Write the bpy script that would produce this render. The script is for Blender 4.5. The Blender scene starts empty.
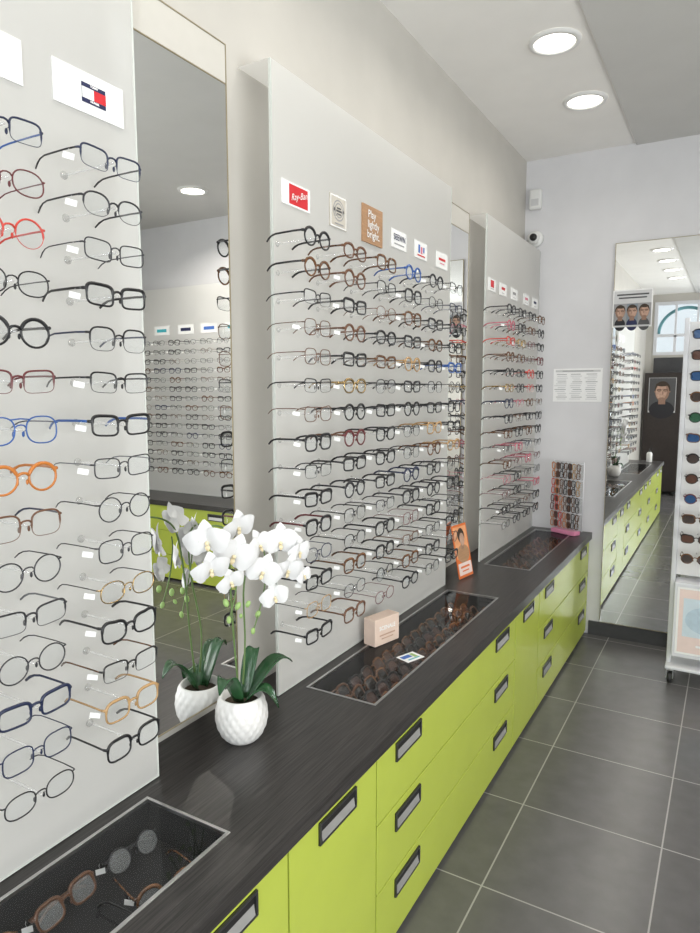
import bpy, bmesh, math, random
from mathutils import Vector, Matrix, Euler
random.seed(7)
S = bpy.context.scene
C = S.collection
PI = math.pi
S.view_settings.view_transform = 'Standard'

# ------------------------------------------------------------------ materials
def mat(name, col, rough=.5, metal=0.0, noise=0.0, nscale=30.0, stretch=(1, 1, 1), bump=0.0, coat=0.0, emis=0.0, col2=None, translucent=0.0):
    m = bpy.data.materials.new(name); m.use_nodes = True
    nt = m.node_tree; b = nt.nodes['Principled BSDF']
    b.inputs['Base Color'].default_value = (*col, 1)
    b.inputs['Roughness'].default_value = rough
    b.inputs['Metallic'].default_value = metal
    if coat: b.inputs['Coat Weight'].default_value = coat
    if emis:
        b.inputs['Emission Color'].default_value = (*col, 1)
        b.inputs['Emission Strength'].default_value = emis
    if noise or bump or col2:
        tc = nt.nodes.new('ShaderNodeTexCoord'); mp = nt.nodes.new('ShaderNodeMapping')
        mp.inputs['Scale'].default_value = stretch
        nz = nt.nodes.new('ShaderNodeTexNoise'); nz.inputs['Scale'].default_value = nscale
        nz.inputs['Detail'].default_value = 4
        nt.links.new(tc.outputs['Object'], mp.inputs['Vector']); nt.links.new(mp.outputs['Vector'], nz.inputs['Vector'])
        if noise or col2:
            cr = nt.nodes.new('ShaderNodeValToRGB')
            cr.color_ramp.elements[0].position = .35; cr.color_ramp.elements[1].position = .65
            a = tuple(c * (1 - noise) for c in col); d = col2 if col2 else tuple(min(1, c * (1 + noise)) for c in col)
            cr.color_ramp.elements[0].color = (*a, 1); cr.color_ramp.elements[1].color = (*d, 1)
            nt.links.new(nz.outputs['Fac'], cr.inputs['Fac']); nt.links.new(cr.outputs['Color'], b.inputs['Base Color'])
        if bump:
            bp = nt.nodes.new('ShaderNodeBump'); bp.inputs['Strength'].default_value = bump; bp.inputs['Distance'].default_value = .002
            nt.links.new(nz.outputs['Fac'], bp.inputs['Height']); nt.links.new(bp.outputs['Normal'], b.inputs['Normal'])
    if translucent:
        tl = nt.nodes.new('ShaderNodeBsdfTranslucent'); tl.inputs['Color'].default_value = (.95, .95, .94, 1)
        mx = nt.nodes.new('ShaderNodeMixShader'); mx.inputs[0].default_value = translucent
        nt.links.new(b.outputs[0], mx.inputs[1]); nt.links.new(tl.outputs[0], mx.inputs[2])
        nt.links.new(mx.outputs[0], nt.nodes['Material Output'].inputs['Surface'])
    return m

def clear(name, tint, keep, gloss=.5, body=(1, 1, 1), grough=.02):
    """see-through plastic or glass: transparent + facing-dependent gloss + a little body colour (keep = share that passes straight through)"""
    m = bpy.data.materials.new(name); m.use_nodes = True
    nt = m.node_tree; nt.nodes.clear(); N = nt.nodes.new; L = nt.links.new
    out = N('ShaderNodeOutputMaterial'); tr = N('ShaderNodeBsdfTransparent'); tr.inputs['Color'].default_value = (*tint, 1)
    df = N('ShaderNodeBsdfDiffuse'); df.inputs['Color'].default_value = (*body, 1)
    gl = N('ShaderNodeBsdfGlossy'); gl.inputs['Roughness'].default_value = grough
    m1 = N('ShaderNodeMixShader'); m1.inputs[0].default_value = keep
    L(df.outputs[0], m1.inputs[1]); L(tr.outputs[0], m1.inputs[2])
    lw = N('ShaderNodeLayerWeight'); lw.inputs['Blend'].default_value = .5
    pw = N('ShaderNodeMath'); pw.operation = 'POWER'; pw.inputs[1].default_value = 4.5; L(lw.outputs['Facing'], pw.inputs[0])
    mu = N('ShaderNodeMath'); mu.operation = 'MULTIPLY_ADD'; mu.inputs[1].default_value = .75 * min(1, gloss); mu.inputs[2].default_value = .06 * gloss
    L(pw.outputs[0], mu.inputs[0])
    m2 = N('ShaderNodeMixShader'); L(mu.outputs[0], m2.inputs[0]); L(m1.outputs[0], m2.inputs[1]); L(gl.outputs[0], m2.inputs[2])
    L(m2.outputs[0], out.inputs['Surface'])
    return m

M = {}
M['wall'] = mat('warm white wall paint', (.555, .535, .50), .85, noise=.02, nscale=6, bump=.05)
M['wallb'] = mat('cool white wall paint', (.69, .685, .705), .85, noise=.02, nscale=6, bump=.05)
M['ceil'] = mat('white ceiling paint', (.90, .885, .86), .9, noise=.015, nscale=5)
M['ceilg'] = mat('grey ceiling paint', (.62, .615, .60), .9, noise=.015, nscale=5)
M['cream'] = mat('cream header board', (.58, .56, .52), .6, noise=.01)
M['panel'] = mat('frosted white acrylic board', (.745, .74, .725), .35, noise=.01, nscale=3, translucent=.38)
M['panele'] = mat('acrylic cut edge', (.66, .69, .66), .2, noise=.02)
M['panelw'] = mat('white stand board', (.72, .72, .73), .4, noise=.01, nscale=3)
M['green'] = mat('lime green laminate', (.46, .54, .078), .27, noise=.02, nscale=8)
M['carc'] = mat('cabinet carcass', (.05, .055, .03), .6, noise=.05)
M['wood'] = mat('dark streaked worktop', (.014, .013, .013), .33, col2=(.054, .049, .048), nscale=8, stretch=(48, 1.0, 48), bump=.15)
M['liner'] = mat('black tray liner', (.004, .004, .006), .9, noise=.1)
M['steel'] = mat('brushed steel', (.6, .6, .6), .28, 1, noise=.05)
M['steelh'] = mat('satin steel pull', (.55, .55, .55), .4, .6, noise=.05)
M['bezel'] = mat('gunmetal handle bezel', (.10, .10, .105), .3, .8, noise=.05)
M['edge'] = mat('bronze mirror edge', (.34, .29, .19), .35, .6, noise=.05)
M['blackp'] = mat('black plastic', (.012, .012, .013), .4, noise=.05)
M['whitep'] = mat('white plastic', (.78, .78, .77), .35, noise=.01)
M['whitem'] = mat('white metal', (.72, .73, .77), .3, noise=.01)
M['paper'] = mat('white paper', (.90, .90, .90), .7, noise=.01)
M['greyp'] = mat('grey print', (.32, .32, .33), .7, noise=.02)
M['dgrey'] = mat('dark grey print', (.085, .085, .09), .7, noise=.05)
M['lgrey'] = mat('light grey print', (.6, .6, .61), .7, noise=.02)
M['beige'] = mat('grey beige card', (.58, .54, .48), .7, noise=.03)
M['ink'] = mat('black ink', (.02, .02, .025), .7, noise=.02)
M['navyi'] = mat('navy ink', (.015, .02, .08), .6, noise=.02)
M['redi'] = mat('red ink', (.62, .02, .03), .6, noise=.02)
M['bluei'] = mat('blue ink', (.05, .15, .5), .6, noise=.02)
M['tealI'] = mat('teal ink', (.05, .42, .5), .6, noise=.02)
M['teald'] = mat('blue green window band', (.14, .34, .38), .5, noise=.04)
M['pinki'] = mat('pink ink', (.7, .2, .28), .6, noise=.02)
M['orangei'] = mat('orange ink', (.72, .17, .04), .6, noise=.02)
M['orangel'] = mat('light orange print', (.80, .36, .17), .6, noise=.06)
M['blush'] = mat('blush card', (.74, .58, .49), .6, noise=.02)
M['pblush'] = mat('pale pink print', (.82, .66, .62), .6, noise=.02)
M['pblue'] = mat('pale blue print', (.62, .72, .80), .6, noise=.03)
M['pblue2'] = mat('soft blue print', (.48, .60, .70), .6, noise=.06)
M['kraft'] = mat('brown wooden sign', (.42, .24, .13), .6, noise=.12, nscale=20, stretch=(1, 12, 12))
M['skin'] = mat('printed skin', (.50, .32, .24), .7, noise=.15, nscale=30)
M['skind'] = mat('printed shaded skin', (.30, .18, .13), .7, noise=.1, nscale=60)
M['hair'] = mat('printed hair', (.05, .032, .02), .7, noise=.15, nscale=80)
M['base'] = mat('dark grey skirting tile', (.055, .055, .06), .4, noise=.06)
M['pot'] = mat('white ceramic', (.80, .79, .78), .35, noise=.01)
M['soil'] = mat('bark soil', (.05, .035, .02), .9, noise=.4, nscale=90, bump=.6)
M['leaf'] = mat('dark glossy leaf', (.024, .088, .032), .27, noise=.25, nscale=14)
M['stem'] = mat('green stem', (.12, .2, .06), .5, noise=.1)
M['bud'] = mat('pale green bud', (.33, .50, .17), .5, noise=.1)
M['petal'] = mat('white petal', (.80, .80, .81), .6, noise=.01)
M['lip'] = mat('orchid lip', (.80, .76, .55), .5, col2=(.78, .62, .36), nscale=60)
M['pinkp'] = mat('pink acrylic', (.7, .25, .4), .3, noise=.03)
M['mirror'] = mat('silvered mirror', (.95, .955, .95), .0, 1)
M['glow'] = mat('lit lamp diffuser', (1, .95, .84), .5, emis=5)
M['board'] = mat('dark brown board', (.03, .022, .02), .5, noise=.1)
M['bluegrey'] = mat('blue grey print', (.22, .26, .30), .6, noise=.05)
M['darkdoor'] = mat('charcoal door paint', (.05, .05, .055), .4, noise=.04)
M['glass'] = clear('tray glass', (.98, .99, .99), .998, .6)
M['pane'] = clear('window pane', (.98, 1, 1), .99, .5)
M['lens'] = clear('clear demo lens', (.945, .96, .965), .93, 1.3)  # faint white body colour stands in for the lens sheen
M['lenst'] = clear('demo lens with painted sheen', (.95, .96, .96), .78, .7, (.72, .74, .76), .2)  # pale body colour paints in the reflections of clear lenses
M['lensd'] = clear('near black sun lens', (.2, .16, .15), .55, 1.4, (.030, .022, .020), .08)
M['lensblue'] = clear('blue sun lens', (.10, .22, .45), .6, 1.6, (.02, .07, .2))
M['lensgreen'] = clear('green sun lens', (.12, .28, .17), .6, 1.6, (.02, .08, .05))
M['lensb'] = clear('dark brown gradient sun lens', (.28, .16, .12), .38, 1.4, (.095, .043, .033), .08)
M['acryl'] = clear('clear acrylic peg', (.98, .98, .98), .78, .6, (.95, .95, .95))

FC = {
 'black': mat('frame black', (.009, .009, .011), .28, noise=.05), 'dark grey': mat('frame dark grey', (.04, .04, .046), .3, .5, noise=.05),
 'silver': mat('frame silver', (.22, .23, .25), .28, .9, noise=.04), 'navy': mat('frame navy', (.012, .02, .06), .3, noise=.05),
 'blue': mat('frame blue', (.02, .09, .33), .3, noise=.05), 'red': mat('frame red', (.55, .045, .03), .3, noise=.05),
 'burgundy': mat('frame burgundy', (.12, .018, .022), .3, noise=.05), 'orange': mat('frame orange', (.50, .165, .03), .3, noise=.05),
 'brown': mat('frame brown', (.13, .055, .026), .3, noise=.1), 'tortoise': mat('frame tortoise', (.035, .015, .008), .25, col2=(.19, .08, .03), nscale=70),
 'gold': mat('frame gold', (.42, .29, .13), .25, .9, noise=.05), 'amber': mat('frame amber', (.42, .26, .12), .25, noise=.15),
 'pink': mat('frame pink', (.5, .13, .18), .3, noise=.05)}

def floor_mat():
    m = bpy.data.materials.new('grey floor tiles with pale grout'); m.use_nodes = True
    nt = m.node_tree; b = nt.nodes['Principled BSDF']; N = nt.nodes.new; L = nt.links.new
    tc = N('ShaderNodeTexCoord'); sp = N('ShaderNodeSeparateXYZ'); L(tc.outputs['Object'], sp.inputs[0])
    T = .46
    outs = []; ids = []
    for ax, off in (('X', .594), ('Y', 1.807)):
        a = N('ShaderNodeMath'); a.operation = 'SUBTRACT'; a.inputs[1].default_value = off - 10 * T; L(sp.outputs[ax], a.inputs[0])
        d = N('ShaderNodeMath'); d.operation = 'DIVIDE'; d.inputs[1].default_value = T; L(a.outputs[0], d.inputs[0])
        f = N('ShaderNodeMath'); f.operation = 'FRACT'; L(d.outputs[0], f.inputs[0])
        fl = N('ShaderNodeMath'); fl.operation = 'FLOOR'; L(d.outputs[0], fl.inputs[0]); ids.append(fl)
        s = N('ShaderNodeMath'); s.operation = 'SUBTRACT'; s.inputs[1].default_value = .5; L(f.outputs[0], s.inputs[0])
        ab = N('ShaderNodeMath'); ab.operation = 'ABSOLUTE'; L(s.outputs[0], ab.inputs[0])
        g = N('ShaderNodeMath'); g.operation = 'GREATER_THAN'; g.inputs[1].default_value = .5 - .0025 / T; L(ab.outputs[0], g.inputs[0])
        outs.append(g)
    mx = N('ShaderNodeMath'); mx.operation = 'MAXIMUM'; L(outs[0].outputs[0], mx.inputs[0]); L(outs[1].outputs[0], mx.inputs[1])
    cb = N('ShaderNodeCombineXYZ'); L(ids[0].outputs[0], cb.inputs[0]); L(ids[1].outputs[0], cb.inputs[1])
    wn = N('ShaderNodeTexWhiteNoise'); L(cb.outputs[0], wn.inputs['Vector'])
    nz = N('ShaderNodeTexNoise'); nz.inputs['Scale'].default_value = 14; nz.inputs['Detail'].default_value = 6; L(tc.outputs['Object'], nz.inputs['Vector'])
    ad = N('ShaderNodeMath'); ad.operation = 'MULTIPLY_ADD'; ad.inputs[1].default_value = .25; L(wn.outputs['Value'], ad.inputs[0]); L(nz.outputs['Fac'], ad.inputs[2])
    cr = N('ShaderNodeValToRGB'); cr.color_ramp.elements[0].color = (.090, .087, .091, 1); cr.color_ramp.elements[1].color = (.122, .118, .123, 1)
    cr.color_ramp.elements[0].position = .3; cr.color_ramp.elements[1].position = .95
    L(ad.outputs[0], cr.inputs['Fac'])
    mix = N('ShaderNodeMix'); mix.data_type = 'RGBA'; mix.inputs['B'].default_value = (.33, .32, .32, 1)
    L(mx.outputs[0], mix.inputs['Factor']); L(cr.outputs['Color'], mix.inputs['A']); L(mix.outputs['Result'], b.inputs['Base Color'])
    b.inputs['Roughness'].default_value = .25
    b.inputs['Specular IOR Level'].default_value = .6
    bp = N('ShaderNodeBump'); bp.invert = True; bp.inputs['Strength'].default_value = .3; bp.inputs['Distance'].default_value = .002
    L(mx.outputs[0], bp.inputs['Height']); L(bp.outputs['Normal'], b.inputs['Normal'])
    return m
M['floor'] = floor_mat()

# ------------------------------------------------------------------ mesh builder
class MB:
    def __init__(s): s.bm = bmesh.new()
    def _f(s, vs, mi, sm):
        try:
            f = s.bm.faces.new(vs); f.material_index = mi; f.smooth = sm; return f
        except ValueError: return None
    def box(s, x0, x1, y0, y1, z0, z1, bevel=0, mi=0, mtx=None):
        v = [s.bm.verts.new((x, y, z)) for x in (x0, x1) for y in (y0, y1) for z in (z0, z1)]
        fs = [s._f([v[i] for i in q], mi, False) for q in ((0, 1, 3, 2), (4, 6, 7, 5), (0, 4, 5, 1), (2, 3, 7, 6), (0, 2, 6, 4), (1, 5, 7, 3))]
        if mtx is not None: bmesh.ops.transform(s.bm, matrix=mtx, verts=v)
        if bevel:
            es = list({e for f in fs for e in f.edges})
            bmesh.ops.bevel(s.bm, geom=es, offset=bevel, segments=2, affect='EDGES', profile=.5)
        return s
    def tube(s, pts, r, seg=8, closed=False, ref=(0, 0, 1), sx=1.0, mi=0):
        pts = [Vector(p) for p in pts]; n = len(pts); ref = Vector(ref)
        rings = []
        for i, p in enumerate(pts):
            if closed: t = pts[(i + 1) % n] - pts[i - 1]
            else: t = pts[min(i + 1, n - 1)] - pts[max(i - 1, 0)]
            t.normalize()
            n1 = ref - t * ref.dot(t)
            if n1.length < 1e-4: n1 = Vector((1, 0, 0)) - t * t.x
            n1.normalize(); n2 = t.cross(n1)
            rr = r[i] if isinstance(r, (list, tuple)) else r
            rings.append([s.bm.verts.new(p + n1 * (rr * sx * math.cos(2 * PI * k / seg)) + n2 * (rr * math.sin(2 * PI * k / seg))) for k in range(seg)])
        m = n if closed else n - 1
        for i in range(m):
            a, b = rings[i], rings[(i + 1) % n]
            for k in range(seg): s._f([a[k], a[(k + 1) % seg], b[(k + 1) % seg], b[k]], mi, True)
        if not closed:
            s._f(rings[0][::-1], mi, False); s._f(rings[-1], mi, False)
        return s
    def lathe(s, prof, seg=32, c=(0, 0, 0), mi=0, fn=None, axis='Z', smooth=True):
        rings = []
        for (r, z) in prof:
            if r < 1e-6: P = [(0, 0, z)]
            else:
                P = []
                for k in range(seg):
                    th = 2 * PI * k / seg; rr = r + (fn(th, z) if fn else 0)
                    P.append((rr * math.cos(th), rr * math.sin(th), z))
            Q = []
            for (x, y, zz) in P:
                if axis == 'X': x, y, zz = zz, x, y
                elif axis == 'Y': x, y, zz = y, -zz, x
                Q.append(s.bm.verts.new((x + c[0], y + c[1], zz + c[2])))
            rings.append(Q)
        for a, b in zip(rings, rings[1:]):
            for k in range(seg):
                k2 = (k + 1) % seg
                if len(a) == 1 and len(b) == 1: continue
                if len(a) == 1: s._f([a[0], b[k], b[k2]], mi, smooth)
                elif len(b) == 1: s._f([a[k], a[k2], b[0]], mi, smooth)
                else: s._f([a[k], a[k2], b[k2], b[k]], mi, smooth)
        return s
    def poly(s, pts, mi=0, smooth=False): s._f([s.bm.verts.new(p) for p in pts], mi, smooth); return s
    def grid(s, rows, mi=0, smooth=True):
        V = [[s.bm.verts.new(p) for p in r] for r in rows]
        for a, b in zip(V, V[1:]):
            for k in range(len(a) - 1): s._f([a[k], a[k + 1], b[k + 1], b[k]], mi, smooth)
        return s
    def mesh(s, name, mats=(), recalc=True):
        if recalc: bmesh.ops.recalc_face_normals(s.bm, faces=s.bm.faces[:])
        me = bpy.data.meshes.new(name); s.bm.to_mesh(me); s.bm.free()
        for m in (mats if isinstance(mats, (list, tuple)) else [mats]): me.materials.append(m)
        return me
    def build(s, name, mats, parent=None, recalc=True):
        return obj(name, s.mesh(name, mats, recalc), parent)

def obj(name, me, parent=None):
    o = bpy.data.objects.new(name, me); C.objects.link(o)
    if parent: o.parent = parent
    return o
def tag(o, label=None, cat=None, group=None, kind=None):
    if label: o['label'] = label
    if cat: o['category'] = cat
    if group: o['group'] = group
    if kind: o['kind'] = kind
    return o
def thing(name, label, cat, loc=(0, 0, 0), rz=0, group=None):
    o = bpy.data.objects.new(name, None); C.objects.link(o); o.empty_display_size = .05
    o.location = loc; o.rotation_euler = (0, 0, rz)
    return tag(o, label, cat, group)
def struct(name, mb, mats): return tag(mb.build(name, mats), kind='structure')
ORD = ['first', 'second', 'third', 'fourth', 'fifth', 'sixth', 'seventh', 'eighth', 'ninth', 'tenth', 'eleventh', 'twelfth', 'thirteenth', 'fourteenth', 'fifteenth', 'sixteenth', 'seventeenth', 'eighteenth', 'nineteenth', 'twentieth']

# ------------------------------------------------------------------ camera
CAM = Vector((1.177, 0, 1.5)); FPX = 660.0
yaw = math.atan(385 / math.hypot(660, 75.5)); pit = math.atan(75.5 / 660)
fw = Vector((-math.sin(yaw) * math.cos(pit), math.cos(yaw) * math.cos(pit), -math.sin(pit)))
rt = Vector((math.cos(yaw), math.sin(yaw), 0)); up = rt.cross(fw)
cd = bpy.data.cameras.new('camera'); cam = bpy.data.objects.new('camera', cd); C.objects.link(cam)
cd.sensor_fit = 'HORIZONTAL'; cd.sensor_width = 36; cd.lens = 36 * FPX / 700; cd.clip_start = .02
mw = Matrix.Identity(4)
for i in range(3): mw[i][0] = rt[i]; mw[i][1] = up[i]; mw[i][2] = -fw[i]; mw[i][3] = CAM[i]
cam.matrix_world = mw; S.camera = cam

# ------------------------------------------------------------------ room shell
W, YB, YR, ZC = 3.7, 4.18, -2.4, 2.887
struct('floor', MB().box(-.1, W + .1, YR - .1, YB + .1, -.08, 0), M['floor'])
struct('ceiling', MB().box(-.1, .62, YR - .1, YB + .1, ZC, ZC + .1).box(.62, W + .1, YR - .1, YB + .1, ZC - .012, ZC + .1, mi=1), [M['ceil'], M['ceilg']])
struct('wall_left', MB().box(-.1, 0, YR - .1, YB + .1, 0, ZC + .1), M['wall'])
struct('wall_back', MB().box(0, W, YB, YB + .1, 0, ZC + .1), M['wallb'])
RW0, RW1, RZ0, RZ1 = -1.95, 1.75, .45, 2.55
struct('wall_right', MB().box(W, W + .1, YR - .1, RW0, 0, ZC + .1).box(W, W + .1, RW1, YB + .1, 0, ZC + .1).box(W, W + .1, RW0, RW1, 0, RZ0).box(W, W + .1, RW0, RW1, RZ1, ZC + .1), M['wall'])
rw = MB()
for (x0, x1, z0, z1) in ((0, .1, 0, ZC), (.1, .95, 0, 2.02), (.1, .95, 2.78, ZC), (.95, 1.25, 0, ZC), (1.25, 2.05, 0, .5), (1.25, 2.05, 2.6, ZC), (2.05, W, 0, ZC)):
    rw.box(x0, x1, YR - .1, YR, z0, z1)
struct('wall_rear', rw, M['wall'])
struct('baseboard_back', MB().box(.47, 2.13, YB - .012, YB, 0, .085), M['base'])
def window(n, x0, x1, z0, z1, nm, arch=False, right=False):
    b = MB(); t = .045; Y = YR if not right else 0
    b.box(x0, x1, Y - .08, Y + .01, z0, z0 + t).box(x0, x1, Y - .08, Y + .01, z1 - t, z1)
    b.box(x0, x0 + t, Y - .08, Y + .01, z0 + t, z1 - t).box(x1 - t, x1, Y - .08, Y + .01, z0 + t, z1 - t)
    for k in range(1, nm):
        x = x0 + (x1 - x0) * k / nm; b.box(x - .018, x + .018, Y - .07, Y, z0 + t, (z0 + .28) if arch else (z1 - t))
    if arch:
        zm = z0 + .28; b.box(x0 + t, x1 - t, Y - .07, Y, zm - .02, zm + .02)
        cx = (x0 + x1) / 2; R = (x1 - x0) / 2 - .06
        b.tube([(cx + R * math.cos(a * PI / 24), Y - .05, zm + .03 + (z1 - zm - .12) * math.sin(a * PI / 24)) for a in range(25)], .022, 8, ref=(0, 1, 0), sx=.5, mi=1)
        for k in (1, 2):
            x = x0 + (x1 - x0) * k / 3; b.box(x - .014, x + .014, Y - .07, Y, zm + .02, z1 - t)
    o = struct(n, b, [M['whitem'], M['teald']])
    MB().box(x0 + t, x1 - t, Y - .09, Y - .087, z0 + t, z1 - t).build('pane', M['pane'], o)
    if right: o.matrix_world = Matrix.Translation((W, 0, 0)) @ Matrix.Rotation(PI / 2, 4, 'Z')
window('window_1', .1, .95, 2.02, 2.78, 3, True)
window('window_2', 1.25, 2.05, .5, 2.6, 1)
window('unseen_window', RW0, RW1, RZ0, RZ1, 4, right=True)  # unseen right-hand window, added to let frontal light onto the panels
d1 = struct('door_1', MB().box(.12, .93, YR, YR + .03, 0, 1.98, .004), M['darkdoor'])
MB().tube([(.85, YR + .03, .95), (.85, YR + .07, .96), (.85, YR + .07, 1.14), (.85, YR + .03, 1.15)], .01).build('door_handle', M['steel'], d1)

# ------------------------------------------------------------------ cabinets and worktops
WT = .64; WB = .60
def handle_mesh(h=[None]):
    if h[0] is None:
        L, H = .16, .052; b = MB()
        b.box(0, .002, -L / 2, L / 2, -H / 2, H / 2, mi=2)
        b.box(.002, .006, -L / 2, L / 2, H / 2 - .006, H / 2, .001).box(.002, .006, -L / 2, L / 2, -H / 2, -H / 2 + .006, .001)
        b.box(.002, .006, -L / 2, -L / 2 + .006, -H / 2 + .006, H / 2 - .006, .001).box(.002, .006, L / 2 - .006, L / 2, -H / 2 + .006, H / 2 - .006, .001)
        y0, y1 = -L / 2 + .009, L / 2 - .009
        b.grid([[(.0022, y0, .002), (.0022, y1, .002)], [(.0030, y0, -.006), (.0030, y1, -.006)], [(.0055, y0, -.0195), (.0055, y1, -.0195)]], mi=1)
        h[0] = b.mesh('handle', [M['bezel'], M['steelh'], M['blackp']], False)
    return h[0]
def add_handle(parent, y, z):
    o = obj('handle', handle_mesh(), parent); o.location = (.455, y, z); tag(o, 'dark recessed pull with steel lip')
def carcass(b, y0, y1):
    b.box(.002, .436, y0 + .002, y1 - .002, .012, .53)
    b.box(.40, .436, y0 + .002, y1 - .002, .53, .598).box(.002, .03, y0 + .002, y1 - .002, .53, .598)
def drawer_cabinet(label, loc, rz, y0, y1):
    t = thing('drawer_cabinet', label, 'cabinet', loc, rz)
    b = MB(); carcass(b, y0, y1); b.build('body', M['carc'], t)
    for (z0, z1) in ((.403, .597), (.211, .399), (.018, .207)):
        d = MB().box(.437, .455, y0 + .003, y1 - .003, z0, z1, .0012).build('drawer', M['green'], t)
        for y in (y0 + .185, y1 - .185): add_handle(d, y, z1 - .047)
    return t
def door_cabinet(label, loc, rz, y0, y1):
    t = thing('door_cabinet', label, 'cabinet', loc, rz)
    b = MB(); carcass(b, y0, y1); b.build('body', M['carc'], t)
    d = MB().box(.437, .455, y0 + .003, y1 - .003, .018, .597, .0012).build('door', M['green'], t)
    add_handle(d, (y0 + y1) / 2, .55)
    return t
door_cabinet('narrow lime green door cabinet at the near end of the long worktop', (0, 0, 0), 0, -.58, -.2)
drawer_cabinet('lime green drawer cabinet under the nearest glass tray, cut by the frame bottom', (0, 0, 0), 0, -.2, 1.0)
door_cabinet('narrow lime green door cabinet below the white orchid', (0, 0, 0), 0, 1.0, 1.38)
drawer_cabinet('lime green three-drawer cabinet below the large middle panel of eyeglasses', (0, 0, 0), 0, 1.38, 2.6)
door_cabinet('narrow lime green door cabinet between the two far three-drawer cabinets', (0, 0, 0), 0, 2.6, 2.98)
drawer_cabinet('lime green three-drawer cabinet at the far end against the back wall', (0, 0, 0), 0, 2.98, 4.18)
drawer_cabinet('lime green drawer cabinet seen in the tall mirror, under the back wall display', (0, YB, 0), -PI / 2, 2.15, 3.35)
door_cabinet('lime green door cabinet in the far right corner beyond the back display', (0, YB, 0), -PI / 2, 3.35, 3.69)

wt = thing('worktop', 'long dark wood-grain worktop with glass trays over green cabinets', 'worktop')
TX0, TX1 = .143, .37
trays = [(-.18, .924), (1.53, 2.63), (3.12, 4.1)]
b = MB()
b.box(0, TX0, -.6, YB, WB, WT).box(TX1, .47, -.6, YB, WB, WT)
ys = [-.6] + [v for t_ in trays for v in t_] + [YB]
for k in range(0, len(ys), 2): b.box(TX0, TX1, ys[k], ys[k + 1], WB, WT)
b.build('countertop', M['wood'], wt)
for (y0, y1) in trays:
    e = .001
    b = MB()
    b.box(TX0 + e, TX1 - e, y0 + e, y1 - e, .553, .558)
    for q in ((TX0 + e, TX0 + .004, y0 + e, y1 - e), (TX1 - .004, TX1 - e, y0 + e, y1 - e), (TX0 + .004, TX1 - .004, y0 + e, y0 + .004), (TX0 + .004, TX1 - .004, y1 - .004, y1 - e)):
        b.box(*q, .558, .634)
    tr = b.build('tray_liner', M['liner'], wt)
    b = MB(); w = .0065
    for q in ((TX0 - .001, TX0 + w, y0, y1), (TX1 - w, TX1 + .001, y0, y1), (TX0 + w, TX1 - w, y0, y0 + w), (TX0 + w, TX1 - w, y1 - w, y1)):
        b.box(*q, .634, .6418, .0005)
    b.build('tray_frame', M['steel'], tr)
    MB().poly([(TX0 + w, y0 + w, .6405), (TX1 - w, y0 + w, .6405), (TX1 - w, y1 - w, .6405), (TX0 + w, y1 - w, .6405)]).build('tray_glass', M['glass'], tr)
w2 = MB().box(0, .47, 2.13, 3.695, WB, WT, .001).build('worktop', M['wood'])
w2.location = (0, YB, 0); w2.rotation_euler = (0, 0, -PI / 2)
tag(w2, 'short dark worktop on the back wall cabinets, seen in the tall mirror', 'worktop')

# ------------------------------------------------------------------ display panels with pegs
ROWZ = [1.885 - .0742 * k for k in range(15)]
PX = .108; FX = .236
peg_me = MB().lathe([(0, 0), (.0075, 0), (.0075, .0025), (.0035, .004), (.0024, .006), (.0024, .130), (0, .130)], 10, axis='X').mesh('holder_peg', M['acryl'])
def panel(label, loc, rz, y0, y1, cols, rows=15):
    t = thing('display_panel', label, 'display panel', loc, rz)
    b = MB(); z0, z1 = WT + .002, 2.342; e = .004
    b.poly([(PX, y0, z0), (PX, y1, z0), (PX, y1, z1), (PX, y0, z1)])                      # the frosted sheet itself
    b.poly([(.001, y0, z1), (PX, y0, z1), (PX, y1, z1), (.001, y1, z1)])                  # its top folded back to the wall
    b.build('board', M['panel'], t)
    b = MB()
    for q in ((y0, y0 + e, z0, z1 - .001), (y1 - e, y1, z0, z1 - .001), (y0 + e, y1 - e, z0, z0 + e)): b.box(PX - .007, PX + .0006, *q)
    b.build('edge_strip', M['panele'], t)
    b = MB()
    for y in (y0 + .3, y1 - .3):
        for z in (.9, 1.9): b.tube([(.001, y, z), (PX - .0006, y, z)], .009, 12)
    b.build('wall_spacer', M['acryl'], t)
    for y in cols:
        for k in range(rows):
            o = obj('holder_peg', peg_me, t); o.location = (PX, y, ROWZ[k] + .001)
    return t
colA = [.23, .425, .62, .815]; colB = [1.46 + .195 * k for k in range(6)]; colC = [3.16 + .188 * k for k in range(4)]; colD = [2.42 + .17 * k for k in range(6)]
panel('white display panel nearest the camera on the left, before the tall mirror', (0, 0, 0), 0, -.26, .99, colA)
panel('large white display panel in the middle, right of the orchid', (0, 0, 0), 0, 1.44, 2.69, colB)
panel('far white display panel in the corner by the back wall', (0, 0, 0), 0, 3.15, 4.15, colC)
panel('white display panel on the back wall, seen reflected in the tall mirror', (0, YB, 0), -PI / 2, 2.32, 3.57, colD)

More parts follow.
